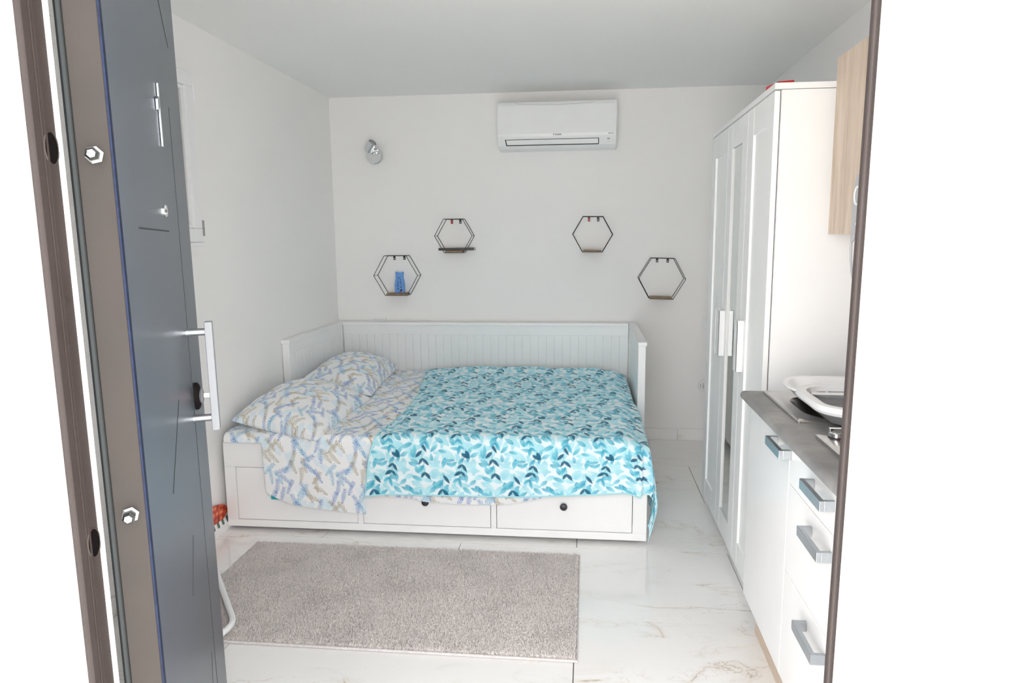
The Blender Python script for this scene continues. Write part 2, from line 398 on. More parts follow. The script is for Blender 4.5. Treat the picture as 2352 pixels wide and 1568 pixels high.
# back
bk = obj('back_panel', box(bx0+.045, by-.016, .05, bx1-.045, by-.004, .74), M['white'], bd)
slats(bk, 'x', bx0+.05, bx1-.05, .30, .738, by-.0215, .008, 36)
obj('back_rail', box(bx0+.045, by-.026, .735, bx1-.045, by, .802), M['white'], bk, bevel=.002)
obj('cap_rail', box(bx0+.047, by-.047, .802, bx1-.047, by+.005, .824), M['white'], bk, bevel=.003)
for nm, xa, xb, yf in (('left', bx0, bx0+.042, -.955), ('right', bx1-.042, bx1, -.932)):
    ins = xa+.008 if nm == 'left' else xa+.008
    ar = obj('arm_panel', box(xa+.012, yf+.045, .05, xb-.012, by, .74), M['white'], bd)
    pos = xb-.0125 if nm == 'left' else xa+.005
    slats(ar, 'y', yf+.05, by-.03, .30, .738, pos, .0075, 15)
    obj('arm_rail', box(xa+.004, yf+.045, .735, xb-.004, by, .802), M['white'], ar, bevel=.002)
    obj('post', box(xa, yf, 0, xb, yf+.045, .802), M['white'], ar, bevel=.003)
    obj('post', box(xa, by-.045, 0, xb, by, .802), M['white'], ar, bevel=.003)
    obj('cap_rail', box(xa-.002, yf-.008, .802, xb+.006, by+.005, .824), M['white'], ar, bevel=.003)
# pull-out front
fx0, fx1, fy = .03, 2.047, -1.724
b = B(); t = .022
b.box(fx0, fy, .318, fx1, fy+t, .44); b.box(fx0, fy, .018, fx1, fy+t, .053)
for a, c in ((fx0, .085), (.687, .712), (1.329, 1.354), (1.983, fx1)): b.box(a, fy, .053, c, fy+t, .318)
obj('front_frame', b, M['white'], bd, bevel=.002)
for a, c in ((.085, .687), (.712, 1.329), (1.354, 1.983)):
    d = obj('drawer', box(a+.0025, fy+.0018, .0555, c-.0025, fy+.02, .3155), M['white'], bd, bevel=.002)
    cx = (a+c)/2
    obj('knob', B().lathe([(.006, 0), (.006, .008), (.016, .012), (.0175, .017), (.015, .023), (.008, .026), (.001, .0265)], (cx, fy, .176), (0, -1, 0), 28), M['knob'], d, smooth=True)
b = B(); b.box(fx0+.004, fy+t, .03, fx0+.024, -.08, .30); b.box(fx1-.024, fy+t, .03, fx1-.004, -.98, .42); b.box(fx0+.024, fy+t, .06, fx1-.024, -.08, .08)
b.box(fx0+.024, fy+t, .27, fx1-.024, -.08, .30); b.box(fx0+.024, -.10, .08, fx1-.024, -.08, .27)
obj('bed_base', b, M['white'], bd, bevel=.002)
for x in (.07, 1.95):
    for y in (-1.66, -1.02): obj('castor', B().lathe([(.012, 0), (.014, .003), (.014, .03), (.012, .033)], (x, y, .0145), (1, 0, 0), 18), M['blackplastic'], bd)
# mattresses
def mattress(y0, y1, label):
    b = B().box(.052, y0, .302, 2.035, y1, .478)
    o = obj('mattress', b, M['mattress'], None, bevel=.03); tag(o, label, 'mattress'); return o
mattress(-.895, -.055, 'white mattress against the panelled back, hidden under the bedding')
mattress(-1.715, -.90, 'white mattress on the pulled-out front half of the bed, under the bedding')

# ---------------------------------------------------------------- printed patterns
def draw_leaf(img, ppm, x, y, ang, L, Wd_, c0, c1, alpha=.95, sharp=1.0):
    H_, W_ = img.shape[:2]; r = int((L+Wd_)*ppm)+3
    cx, cy = x*ppm, y*ppm; ix = np.arange(int(cx)-r, int(cx)+r+1); iy = np.arange(int(cy)-r, int(cy)+r+1)
    X, Y = np.meshgrid(ix-cx, iy-cy); ca, sa = math.cos(ang), math.sin(ang)
    u = (X*ca+Y*sa)/(L*ppm); v = (-X*sa+Y*ca)
    uc = np.clip(u, 0, 1); hw = Wd_*ppm*np.sin(PI*uc**.85)**.9
    a = np.clip(hw-np.abs(v)+.5, 0, 1)*((u > 0) & (u < 1))*alpha
    c = np.asarray(c0)[None, None, :]*(1-uc[..., None])+np.asarray(c1)[None, None, :]*uc[..., None]
    jx, jy = np.ix_(iy % H_, ix % W_)
    img[jx, jy] = img[jx, jy]*(1-a[..., None])+c*a[..., None]
def lc(r, g, b): return np.array(lin(r, g, b)[:3])
def leaf_tile(ppm=1000, w=.327, h=.40):
    r = random.Random(5); img = np.zeros((int(h*ppm), int(w*ppm), 3)); img[:] = lc(229, 243, 248)
    for gx in range(8):
        for gy in range(9):
            x = (gx+r.random())*w/8; y = (gy+r.random())*h/9
            draw_leaf(img, ppm, x, y, r.uniform(0, 6.28), r.uniform(.055, .085), r.uniform(.010, .015), lc(140, 215, 230), lc(195, 236, 243), .8)
    for gx in range(7):
        for gy in range(7):
            x = (gx+r.random())*w/7; y = (gy+r.random())*h/7
            draw_leaf(img, ppm, x, y, r.uniform(0, 6.28), r.uniform(.040, .062), r.uniform(.008, .0115), lc(50, 165, 196), lc(140, 216, 230), .88)
    for k in range(14):
        wv = img[:, :, 0].copy()
        for ax_ in (0, 1):
            wv = sum(np.roll(wv, q, ax_) for q in range(-14, 15, 2))/15
        iy, ix = np.unravel_index(np.argmax(wv), wv.shape); a = r.uniform(0, 6.28); L = r.uniform(.04, .055); dkk = k % 3 == 0
        draw_leaf(img, ppm, ix/ppm-math.cos(a)*L/2, iy/ppm-math.sin(a)*L/2, a, L, r.uniform(.009, .012), lc(60, 172, 200) if dkk else lc(140, 215, 230), lc(150, 220, 232) if dkk else lc(195, 236, 243), .88)
    for sx, sy in ((.03, .02), (.135, .17), (.24, .05), (.085, .28), (.19, .33), (.30, .23)):
        x, y, a = sx, sy, PI/2+r.uniform(-.3, .3); n = 15
        for k in range(n):
            draw_leaf(img, ppm, x, y, a, .015, .0008, lc(60, 120, 145), lc(60, 120, 145), .9)
            if k % 3 == 1:
                sd = 1 if (k//3) % 2 else -1
                L = r.uniform(.040, .056); dk = r.random() < .72
                c0 = lc(40, 105, 135) if dk else lc(40, 155, 190); c1 = lc(32, 92, 122) if dk else lc(125, 208, 224)
                draw_leaf(img, ppm, x, y, a+sd*r.uniform(.35, .8), L, r.uniform(.0070, .0095), c0, c1, .97)
                if r.random() < .45: draw_leaf(img, ppm, x, y, a-sd*r.uniform(.5, .9), L*.75, .0070, c0, c1, .95)
            x += .0115*math.cos(a); y += .0115*math.sin(a); a += r.uniform(-.16, .16)
    return img
def feather_tile(ppm=1000, w=.30, h=.30):
    r = random.Random(9); img = np.zeros((int(h*ppm), int(w*ppm), 3)); img[:] = lc(238, 240, 241)
    for k in range(16):
        draw_leaf(img, ppm, r.random()*w, r.random()*h, r.uniform(0, 6.28), .08, .018, lc(205, 228, 240), lc(230, 239, 243), .6)
    cols = [(lc(84, 124, 200), lc(112, 158, 220)), (lc(178, 163, 130), lc(198, 186, 160)), (lc(125, 186, 222), lc(155, 205, 232)), (lc(182, 168, 138), lc(200, 188, 160)), (lc(95, 138, 205), lc(140, 190, 228))]
    k = 0
    for gy in range(6):
        for gx in range(6):
            x = (gx+.5*(gy % 2)+r.uniform(.35, .65))*w/6; y = (gy+r.uniform(.3, .7))*h/6
            c0, c1 = cols[(gx*2+gy*3) % 5]; a = [-1.15, -.6, -2.1, -1.7, -2.5][(gx+2*gy) % 5]+r.uniform(-.25, .25); cv = r.uniform(-.07, .07); n = 7
            for i in range(n):
                draw_leaf(img, ppm, x, y, a, .013, .0010, c0, c0, .9)
                L = (.022*math.sin(PI*(i+2.0)/(n+3))+.005)*r.uniform(.85, 1.1)
                for sd in (-1, 1): draw_leaf(img, ppm, x, y, a+sd*r.uniform(.45, .65), L, .00125, c0*.75, c1*.95, 1.)
                x += .0108*math.cos(a); y += .0108*math.sin(a); a += cv
            k += 1
    return img
TL, TF = leaf_tile(), feather_tile()
def sample(img, U, V, ppm=1000):
    h, w = img.shape[:2]; x = U*ppm; y = V*ppm
    x0 = np.floor(x).astype(int); y0 = np.floor(y).astype(int); fx = (x-x0)[..., None]; fy_ = (y-y0)[..., None]
    g = lambda i, j: img[j % h, i % w]
    return (g(x0, y0)*(1-fx)*(1-fy_)+g(x0+1, y0)*fx*(1-fy_)+g(x0, y0+1)*(1-fx)*fy_+g(x0+1, y0+1)*fx*fy_)
def blur(img, n=2):
    for _ in range(n): img = (img*2+np.roll(img, 1, 0)+np.roll(img, -1, 0)+np.roll(img, 1, 1)+np.roll(img, -1, 1))/6
    return img
TLb, TFb = blur(TL, 1), TF
def grid_mesh(name, grids, mat, parent=None, mask=None):
    """grids: list of (P[nr,nc,3], col[nr,nc,3], keep[nr-1,nc-1] or None)"""
    VS, CS, FS, k = [], [], [], 0
    for P_, col, keep in grids:
        nr, nc = P_.shape[:2]; idx = np.arange(nr*nc).reshape(nr, nc)+k
        q = np.stack([idx[:-1, :-1], idx[:-1, 1:], idx[1:, 1:], idx[1:, :-1]], -1)
        q = q[keep] if keep is not None else q.reshape(-1, 4)
        VS.append(P_.reshape(-1, 3)); CS.append(col.reshape(-1, 3)); FS.append(q.reshape(-1, 4)); k += nr*nc
    V = np.concatenate(VS).astype(np.float32); Cc = np.concatenate(CS); F_ = np.concatenate(FS).astype(np.int32)
    org = ORG.get(parent.name, Vector((0, 0, 0))) if parent else Vector((0, 0, 0)); V = V-np.array(org, dtype=np.float32)
    used = np.zeros(len(V), bool); used[F_.ravel()] = True; rm = np.cumsum(used)-1
    V = V[used]; Cc = Cc[used]; F_ = rm[F_].astype(np.int32)
    me = bpy.data.meshes.new(name); me.vertices.add(len(V)); me.vertices.foreach_set('co', V.ravel())
    me.loops.add(F_.size); me.loops.foreach_set('vertex_index', F_.ravel())
    me.polygons.add(len(F_)); me.polygons.foreach_set('loop_start', np.arange(0, F_.size, 4, dtype=np.int32))
    me.polygons.foreach_set('use_smooth', np.ones(len(F_), bool)); me.update(calc_edges=True)
    at = me.color_attributes.new('print', 'FLOAT_COLOR', 'POINT')
    at.data.foreach_set('color', np.concatenate([Cc, np.ones((len(Cc), 1))], 1).astype(np.float32).ravel())
    me.materials.append(mat); o = bpy.data.objects.new(name, me); C.objects.link(o)
    if parent: o.parent = parent; ORG[o.name] = org
    return o
def sm(x, a, b):
    t = np.clip((x-a)/(b-a), 0, 1); return t*t*(3-2*t)
def snoise(x, y, seed, f):
    """sum of random sines = soft wrinkles"""
    r = np.random.default_rng(seed); o = np.zeros_like(x)
    for i in range(9):
        a = r.uniform(0, 2*PI); k = f*r.uniform(.6, 1.7); o += np.sin(k*(x*math.cos(a)+y*math.sin(a))+r.uniform(0, 6.3)+1.2*np.sin(k*.4*(x*math.sin(a)-y*math.cos(a))))
    return o/9
YE = -1.742     # plane where the bedding hangs down in front of the board
def drape_profile(t, zt_, rad, y_e):
    """t<0: distance back from the edge on top; t>0: distance down the front. returns y,z"""
    arc = rad*PI/2
    y = np.where(t < -rad, y_e+(-t), np.where(t < -rad+arc, y_e+rad-rad*np.sin(np.clip((t+rad)/rad, 0, PI/2)), y_e))
    z = np.where(t < -rad, zt_, np.where(t < -rad+arc, zt_-rad+rad*np.cos(np.clip((t+rad)/rad, 0, PI/2)), zt_-rad-(t-(-rad+arc))))
    return y, z
def topz(x, y): return .484+.010*sm(y, -1.7, -1.2)-.012*sm(y, -.5, -.1)+.004*snoise(x, y, 3, 9)
# --- sheets
def sheet_grid(xa, xb, dx, tb, dt_top, hemf, dt=.0023, off=0., hemmax=.37, seed=1, ripple=0):
    xs = np.arange(xa, xb+dx/2, dx); tt = np.concatenate([np.arange(-tb, -.06, dt_top), np.arange(-.06, hemmax, dt)])
    X, T = np.meshgrid(xs, tt); zt_ = topz(X, YE-T*0+np.maximum(-T, 0))+off
    y, z = drape_profile(T, zt_, .032, YE-off*.6)
    top = sm(-T, .0, .12)
    z = z+top*(.0035*snoise(X, y, seed, 26)+ripple*.006*snoise(X*2.2, y*.9, seed+5, 34))
    fr_ = sm(T, .0, .1); y = y-fr_*(.004+.004*snoise(X, T, seed+2, 20))
    z = z-.0*X
    for kx in (.386, 1.02): y = y-.014*np.exp(-((X-kx)/.035)**2-((z-.176)/.04)**2)*(T > 0)
    # keep faces above the hem line
    hem = hemf(X); keep = ~((z < hem) & (T > 0)); kf = keep[:-1, :-1] & keep[1:, :-1] & keep[:-1, 1:] & keep[1:, 1:]
    # pull the last kept row onto the hem
    col = sample(TFb, X, T)
    return np.stack([X, y, z], -1), col, kf
hemA = lambda X: np.interp(X, [.0, .236, .246, .262, .30, .36, .45, .555, .65, .735], [.446, .446, .205, .196, .174, .154, .137, .124, .117, .112])
hemB = lambda X: np.interp(X, [.73, .80, .87, .95, 1.02, 1.12, 1.22, 1.335, 1.42, 1.5, 1.58, 1.7], [.205, .204, .198, .196, .186, .178, .176, .174, .184, .20, .217, .25])
gA = sheet_grid(.048, .735, .0023, 1.66, .0036, hemA, off=.004, seed=21, ripple=1)
gA2 = sheet_grid(.735, .92, .006, 1.66, .008, lambda X: X*0+.44, off=.003, seed=21, ripple=.3, hemmax=.02, dt=.01)
sh = grid_mesh('bed_sheet', [gA, gA2], M['sheet']); tag(sh, 'blue and beige feather-print sheet over the left of the bed, hanging down in front', 'sheet')
gB = sheet_grid(.73, 1.72, .0024, .12, .01, hemB, off=-.001, hemmax=.30, seed=31)
sb = grid_mesh('under_sheet', [gB], M['sheet']); tag(sb, 'feather-print sheet edge peeking out below the front hem of the turquoise quilt', 'sheet')
o = tag(obj('folded_cloth', B().box(.266, -1.7405, .166, .345, -1.7345, .26), M['teal'], None, bevel=.001), 'small teal cloth corner peeking out under the left end of the hanging sheet', 'cloth')
# --- quilt
XE = 2.018
def quilt():
    A = .40                                      # drop over the right side
    dx = .0028; n1 = int((XE-.62)/dx); 
    tt = np.concatenate([np.arange(-1.655, -.30, .0040), np.arange(-.30, .262, .0028)])
    u = np.concatenate([np.linspace(0, 1, n1), 1+np.arange(1, int(A/.0045))*.0045])   # u<=1 over the top, beyond: metres down the side
    U, T = np.meshgrid(u, tt)
    xleft = np.interp(T, [-1.66, -1.55, -1.2, -.8, -.45, -.1, 0., .1, .3], [.655, .675, .735, .80, .822, .80, .785, .76, .735])
    onx = np.minimum(U, 1); X = xleft+(XE-xleft)*onx; a = np.maximum(U-1, 0); TT = T
    hump = .034*np.exp(-((T+1.53)/.085)**2)*sm(X, .62, .95)*(1-sm(X, 1.80, 2.03))
    zt_ = topz(X, YE-T)+.020+hump-.030*(1-sm(X-xleft, 0, .10))*0.4
    # round shoulders at the right
    rs = .05; zt_ = zt_-.028*sm(X, XE-.10, XE)**2
    y, z = drape_profile(T, zt_, .055, YE-.014)
    top = sm(-T, .02, .14)
    chan = np.abs(np.sin(PI*(T+.02)/.062))
    z = z+top*(.0080*snoise(X, y, 51, 20)+.0032*snoise(X, y, 52, 60)+.005*chan)
    fr_ = sm(T, .0, .08)
    y = y-fr_*(.006+.003*snoise(X, T, 53, 24)+.003*chan)
    # front hem follows the measured line
    hem = np.interp(X, [.735, .80, 1.0, 1.25, 1.478, 1.7, 1.9, 2.03], [.207, .206, .209, .208, .214, .230, .246, .257])
    zf0 = .455; dfull = .262-.02
    k = np.where(T > 0.04, (zf0-hem)/(zf0-.205), 1.)
    z = np.where(T > .0, zf0+(z-zf0)*(1+(k-1)*sm(T, .0, .08)), z)
    # beyond the edge: cone fold at the corner, side drop
    b_ = np.maximum(T, 0); ab = np.hypot(a, b_); phi = np.arctan2(b_, np.maximum(a, 1e-6))
    side = sm(-y, .93, 1.05)                      # y more negative than the arm post: may bulge out
    x_side = XE+.016+side*(.030*np.sin(np.clip(a/.40, 0, 1)*PI*.75)+.012+.006*snoise(y*3, a, 61, 16))
    z_side = zt_-.5*rs*0-a
    arc = np.clip(a/.03, 0, 1); x_side = XE+(x_side-XE)*np.sin(arc*PI/2)
    z_side = zt_+.0-np.where(a < .03, .016*(a/.03)**2, .016+(a-.03))
    zs = np.where(T > 0, .455-ab*(.79+.22*np.clip(a/.22, 0, 1)), z_side)
    xs_ = x_side+np.where(T > 0, .026*np.sin(2*np.clip(phi, 0, PI/2))*np.clip(ab/.3, 0, 1)-.045*np.clip((ab-.26)/.19, 0, 1), 0)
    ys_ = np.where(T > 0, YE+.004+.02*np.cos(phi), y)
    over = a > 0
    X = np.where(over, xs_, X); z = np.where(over, np.maximum(zs, .010), z); y = np.where(over, ys_, y)
    # the side drop ends higher further back
    keep = ~((over) & (a > .36)) & ~(over & (ab > .445))
    kf = keep[:-1, :-1] & keep[1:, 1:] & keep[1:, :-1] & keep[:-1, 1:]
    pu = np.where(U <= 1, X, XE+a)
    col = sample(TLb, pu, T+.02)
    P_ = np.stack([X, y, z], -1)
    return P_, col, kf, n1
P_, col, kf, n1 = quilt()
qo = grid_mesh('quilt', [(P_, col, kf)], M['quilt']); tag(qo, 'turquoise leaf-print quilt spread over the right two thirds of the bed', 'quilt')
ln = P_[-1, :n1:6]; obj('hem', B().tube([tuple(p+np.array([0, -.001, -.001])) for p in ln], .0035, 6), M['piping'], qo, smooth=True)
ln = P_[::8, 0]; obj('side_hem', B().tube([tuple(p+np.array([0, 0, .001])) for p in ln], .003, 6), M['piping'], qo, smooth=True)

# --- pillows
def pillow(cn, Hh, label, seed, lift=0):
    """cn: four corner points (left-front, right-front, right-back, left-back)"""
    A_, B_, C_, D_ = [np.array(c) for c in cn]
    L = (np.linalg.norm(B_-C_)+np.linalg.norm(A_-D_))/2; Wp = (np.linalg.norm(A_-B_)+np.linalg.norm(C_-D_))/2
    u = np.linspace(0, 1, int(Wp/.0026)); v = np.linspace(0, 1, int(L/.0028)); Uu, Vv = np.meshgrid(u, v); S1 = 2*Uu-1; S2 = 2*Vv-1
    U2 = .5+.5*S1*(1-.06*(1-S2**2)*S1**2); V2 = .5+.5*S2*(1-.05*(1-S1**2)*S2**2)
    base = (1-U2)[..., None]*(1-V2)[..., None]*A_+U2[..., None]*(1-V2)[..., None]*B_+U2[..., None]*V2[..., None]*C_+(1-U2)[..., None]*V2[..., None]*D_
    nrm = np.cross(B_-A_, D_-A_); nrm = nrm/np.linalg.norm(nrm)
    if nrm[2] < 0: nrm = -nrm
    th = (np.clip(1-S1**2, 0, 1)**.5)*(np.clip(1-S2**2, 0, 1)**.42)
    ex, ey = Uu*Wp, Vv*L
    wr = .009*snoise(ex, ey, seed, 24)*np.clip(1-th*.4, 0, 1)*np.clip(th*3, 0, 1)+.005*snoise(ex, ey, seed+1, 46)*np.clip(th*2, 0, 1)
    gs = []
    for sg in (1, -1):
        d = (Hh*th*.68+wr+lift*th) if sg > 0 else -(Hh*.32*th)
        gs.append((base+d[..., None]*nrm, sample(TFb, ex+.1*seed, ey+.07*seed), None))
    o = grid_mesh('pillow', gs, M['sheet']); tag(o, label, 'pillow', 'feather-print pillows at the left end of the bed')
    return o
pillow([(.07, -.96, .555), (.545, -1.00, .512), (.475, -.16, .520), (.075, -.16, .585)], .185, 'feather-print pillow lying at the back, nearer the panelled bed back', 2)
pillow([(.045, -1.655, .528), (.545, -1.835, .490), (.560, -1.06, .508), (.06, -.985, .565)], .19, 'feather-print pillow at the front, its corner overhanging the bed edge', 5)

# ---------------------------------------------------------------- rug
rx0, rx1, ry0, ry1 = .25, 1.744, -2.655, -1.874
rg = thing('rug', 'rectangular taupe shaggy rug on the marble floor before the bed', 'rug', ((rx0+rx1)/2, (ry0+ry1)/2, 0))
obj('backing', box(rx0+.004, ry0+.004, .0005, rx1-.004, ry1-.004, .006), M['rugedge'], rg)
e = .006; b = B()
b.tube([(rx0, ry0, e), (rx1, ry0, e), (rx1, ry1, e), (rx0, ry1, e)], .005, 8, True); obj('edge_binding', b, M['rugedge'], rg, smooth=True)
nb = 200000
px = rng.uniform(rx0+.004, rx1-.006, nb); py = rng.uniform(ry0+.008, ry1+.003, nb)
h = rng.uniform(.009, .016, nb); aa = rng.uniform(0, 2*PI, nb)
fld = .5+.5*snoise(px, py, 77, 20)
ten = fld*3; ln_ = .002
dx_, dy_ = np.cos(ten)*ln_+rng.normal(0, .003, nb), np.sin(ten)*ln_+rng.normal(0, .003, nb)
wdt = .0017
v0 = np.stack([px-np.cos(aa)*wdt, py-np.sin(aa)*wdt, np.full(nb, .004)], -1); v1 = np.stack([px+np.cos(aa)*wdt, py+np.sin(aa)*wdt, np.full(nb, .004)], -1)
v2 = np.stack([px+dx_+np.cos(aa)*wdt*.7, py+dy_+np.sin(aa)*wdt*.7, h], -1); v3 = np.stack([px+dx_-np.cos(aa)*wdt*.7, py+dy_-np.sin(aa)*wdt*.7, h], -1)
V = np.stack([v0, v1, v2, v3], 1).reshape(-1, 3)-np.array(ORG[rg.name]); me = bpy.data.meshes.new('pile')
me.vertices.add(len(V)); me.vertices.foreach_set('co', V.astype(np.float32).ravel()); me.loops.add(nb*4); me.loops.foreach_set('vertex_index', np.arange(nb*4, dtype=np.int32))
me.polygons.add(nb); me.polygons.foreach_set('loop_start', np.arange(0, nb*4, 4, dtype=np.int32)); me.update(calc_edges=True); me.materials.append(M['rug'])
pile = bpy.data.objects.new('pile', me); C.objects.link(pile); pile.parent = rg; pile['kind'] = 'stuff'

# ---------------------------------------------------------------- wardrobe
Xw, Yn, Yf = 2.386, -2.300, -1.140; Hw = 1.90
wd = thing('wardrobe', 'tall white three-door wardrobe with a mirrored middle door', 'wardrobe', (2.64, -1.72, 0))
b = B(); xa = Xw+.018; xb = Xw+.51
b.box(xa+.004, Yn-.004, 0, xb, Yn+.014, Hw-.02); b.box(xa+.004, Yf-.014, 0, xb, Yf+.004, Hw-.02); b.box(xb-.006, Yn+.014, .05, xb, Yf-.014, Hw-.02); b.box(xa+.004, Yn+.014, .06, xb-.006, Yf-.014, .078)
obj('carcass', b, M['white'], wd, bevel=.0008)
obj('top_board', box(Xw-.002, Yn-.006, Hw-.018, xb, Yf+.006, Hw+.002), M['white'], wd, bevel=.001)
obj('plinth', box(Xw+.07, Yn+.014, 0, Xw+.085, Yf-.014, .06), M['white'], wd)
ds = [(Yn, -1.9165), (-1.9155, -1.5305), (-1.5295, Yf)]
for i, (ya, yb_) in enumerate(ds):
    z0, z1 = .05, Hw-.022; sw = .092; sz = .105
    ya_, yb2 = ya+.0008, yb_-.0008
    b = B(); b.box(Xw, ya_, z0, xa, ya_+sw, z1); b.box(Xw, yb2-sw, z0, xa, yb2, z1)
    d = obj('door', b, M['white'], wd, bevel=.0012)
    for za, zc in ((z1-sz, z1), (z0, z0+sz)): obj('door_rail', B().box(Xw+.0006, ya_+sw+.0008, za, xa, yb2-sw-.0008, zc), M['white'], d, bevel=.0012)
    if i == 1:
        obj('mirror', box(Xw+.007, ya_+sw, z0+sz, Xw+.012, yb2-sw, z1-sz), M['mirror'], d)
    else:
        obj('door_panel', box(Xw+.009, ya_+sw, z0+sz, Xw+.014, yb2-sw, z1-sz), M['white'], d)
    # folded plate handle
    hy = {0: yb2-.062, 1: yb2-.062, 2: ya_+.012}[i]
    zz = {0: (.862, 1.068), 1: (.862, 1.068), 2: (.862, 1.070)}[i]
    b = B(); b.box(Xw-.026, hy, zz[0], Xw-.022, hy+.05, zz[1]); b.box(Xw-.026, hy, zz[0], Xw, hy+.004, zz[1]) if i != 2 else b.box(Xw-.026, hy+.046, zz[0], Xw, hy+.05, zz[1])
    obj('handle', b, M['whiteplastic'], d, bevel=.001)
# red box on top
tag(obj('red_box', B().prism([(2.412, -2.235, Hw+.002), (2.470, -2.215, Hw+.002), (2.470, -2.215, Hw+.028), (2.412, -2.235, Hw+.021)], (-.02, .09, 0)), M['red'], None, bevel=.002), 'small flat red box lying on top of the white wardrobe', 'box')

# ---------------------------------------------------------------- kitchen
Xk = 2.325; yk0 = -2.415
def ubar(parent, yc, zc, ln_=.150, xf=Xk):
    b = B(); x = xf-.034; y0, y1 = yc-ln_/2, yc+ln_/2; z0, z1 = zc-.0125, zc+.0125
    b.box(x, y0, z0, x+.011, y1, z1); b.box(x+.011, y0, z0, xf, y0+.011, z1); b.box(x+.011, y1-.011, z0, xf, y1, z1)
    return obj('handle', b, M['alu'], parent, bevel=.0006)
def carcass(y0, y1, p):
    b = B(); b.box(Xk+.02, y0, .15, 2.90, y0+.016, .845); b.box(Xk+.02, y1-.016, .15, 2.90, y1, .845); b.box(Xk+.02, y0+.016, .15, 2.90, y1-.016, .166); b.box(2.89, y0+.016, .166, 2.90, y1-.016, .845)
    obj('carcass', b, M['white'], p)
cab = thing('base_cabinet', 'white kitchen base cabinet with one tall door below the sink', 'cabinet', (2.61, -2.65, 0), 'kitchen base cabinets')
carcass(-2.883, yk0, cab)
d = obj('door', box(Xk, -2.8815, .152, Xk+.018, yk0-.001, .838), M['whitegloss'], cab, bevel=.0015)
ubar(d, -2.825, .808)
obj('plinth', box(2.372, -2.883, 0, 2.388, yk0-.001, .148), M['oakh'], cab, bevel=.001)
cab = thing('drawer_cabinet', 'white kitchen drawer cabinet with three grey-handled drawers below the hob', 'cabinet', (2.61, -3.16, 0), 'kitchen base cabinets')
yd0, yd1 = -3.445, -2.884
carcass(yd0, yd1, cab)
for z0, z1, zc in ((.727, .838, .796), (.476, .7245, .674), (.152, .4735, .422)):
    d = obj('drawer', box(Xk, yd0+.001, z0, Xk+.018, yd1-.001, z1), M['whitegloss'], cab, bevel=.0015); ubar(d, -3.163, zc, .153)
obj('plinth', box(2.372, yd0, 0, 2.388, yd1, .148), M['oakh'], cab, bevel=.001)
cab = thing('base_cabinet', 'white kitchen cabinet at the doorway end, right of the drawer cabinet', 'cabinet', (2.61, -3.66, 0), 'kitchen base cabinets')
carcass(-3.87, yd0-.001, cab)
d = obj('door', box(Xk, -3.87, .152, Xk+.018, yd0-.001, .838), M['whitegloss'], cab, bevel=.0015); ubar(d, -3.70, .796)
obj('plinth', box(2.372, -3.87, 0, 2.388, yd0-.001, .148), M['oakh'], cab, bevel=.001)
# worktop with sink cut-out
sx0, sx1, sy0, sy1 = 2.372, 2.80, -2.80, -2.45
wt = B(); z0, z1 = .850, .88
wt.box(2.303, sy1, z0, 2.92, yk0+.003, z1); wt.box(2.303, -3.88, z0, 2.92, sy0, z1); wt.box(2.303, sy0, z0, sx0, sy1, z1); wt.box(sx1, sy0, z0, 2.92, sy1, z1)
tp = tag(obj('worktop', wt, M['worktop'], None), 'grey concrete-look worktop running over the kitchen cabinets', 'worktop')
obj('front_edge', B().tube([(2.3035, yk0+.003, .8655), (2.3035, -3.88, .8655)], .0148, 14), M['worktop'], tp, smooth=True)
# sink
sk = thing('sink', 'stainless steel inset sink with a raised rim in the grey worktop', 'sink', (2.58, -2.63, .88))
RX0, RX1, RY0, RY1 = 2.356, 2.83, -2.832, -2.436
def rr(x0, y0, x1, y1, r, z, n=6):
    o_ = []
    for cx, cy, a in ((x1-r, y1-r, 0), (x0+r, y1-r, PI/2), (x0+r, y0+r, PI), (x1-r, y0+r, 3*PI/2)):
        for i in range(n+1): o_.append((cx+r*math.cos(a+PI/2*i/n), cy+r*math.sin(a+PI/2*i/n), z))
    return o_
def loft(loops):
    b = B(); n = len(loops[0]); vs = [p for L_ in loops for p in L_]; fs = []
    for i in range(len(loops)-1):
        for j in range(n): fs.append((i*n+j, i*n+(j+1) % n, (i+1)*n+(j+1) % n, (i+1)*n+j))
    b.add(vs, fs); return b
bowl = loft([rr(RX0, RY0, RX1, RY1, .006, .8795), rr(RX0, RY0, RX1, RY1, .006, .885), rr(RX0+.004, RY0+.004, RX1-.004, RY1-.004, .006, .888), rr(RX0+.024, RY0+.024, RX1-.024, RY1-.024, .05, .8865),
             rr(RX0+.03, RY0+.03, RX1-.03, RY1-.03, .06, .883), rr(RX0+.05, RY0+.045, RX1-.08, RY1-.055, .09, .882), rr(RX0+.056, RY0+.05, RX1-.086, RY1-.06, .09, .872), rr(RX0+.07, RY0+.06, RX1-.10, RY1-.075, .08, .76), rr(RX0+.10, RY0+.10, RX1-.13, RY1-.11, .05, .752)])
n = 28; k = len(bowl.v); bowl.f.append(tuple(range(k-n, k)))
obj('bowl', bowl, M['steel'], sk, smooth=True, fix=False)
obj('drain', B().lathe([(.035, 0), (.035, .002), (.012, .003)], (2.57, -2.63, .752), (0, 0, 1), 24), M['darksteel'], sk)
obj('tap', B().lathe([(.024, 0), (.024, .04), (.012, .045), (.012, .05)], (2.80, -2.60, .885), (0, 0, 1), 20).tube([(2.80, -2.60, .93), (2.80, -2.60, 1.05), (2.78, -2.605, 1.08), (2.74, -2.61, 1.085), (2.70, -2.62, 1.07)], .010, 12), M['chrome'], sk, smooth=True)
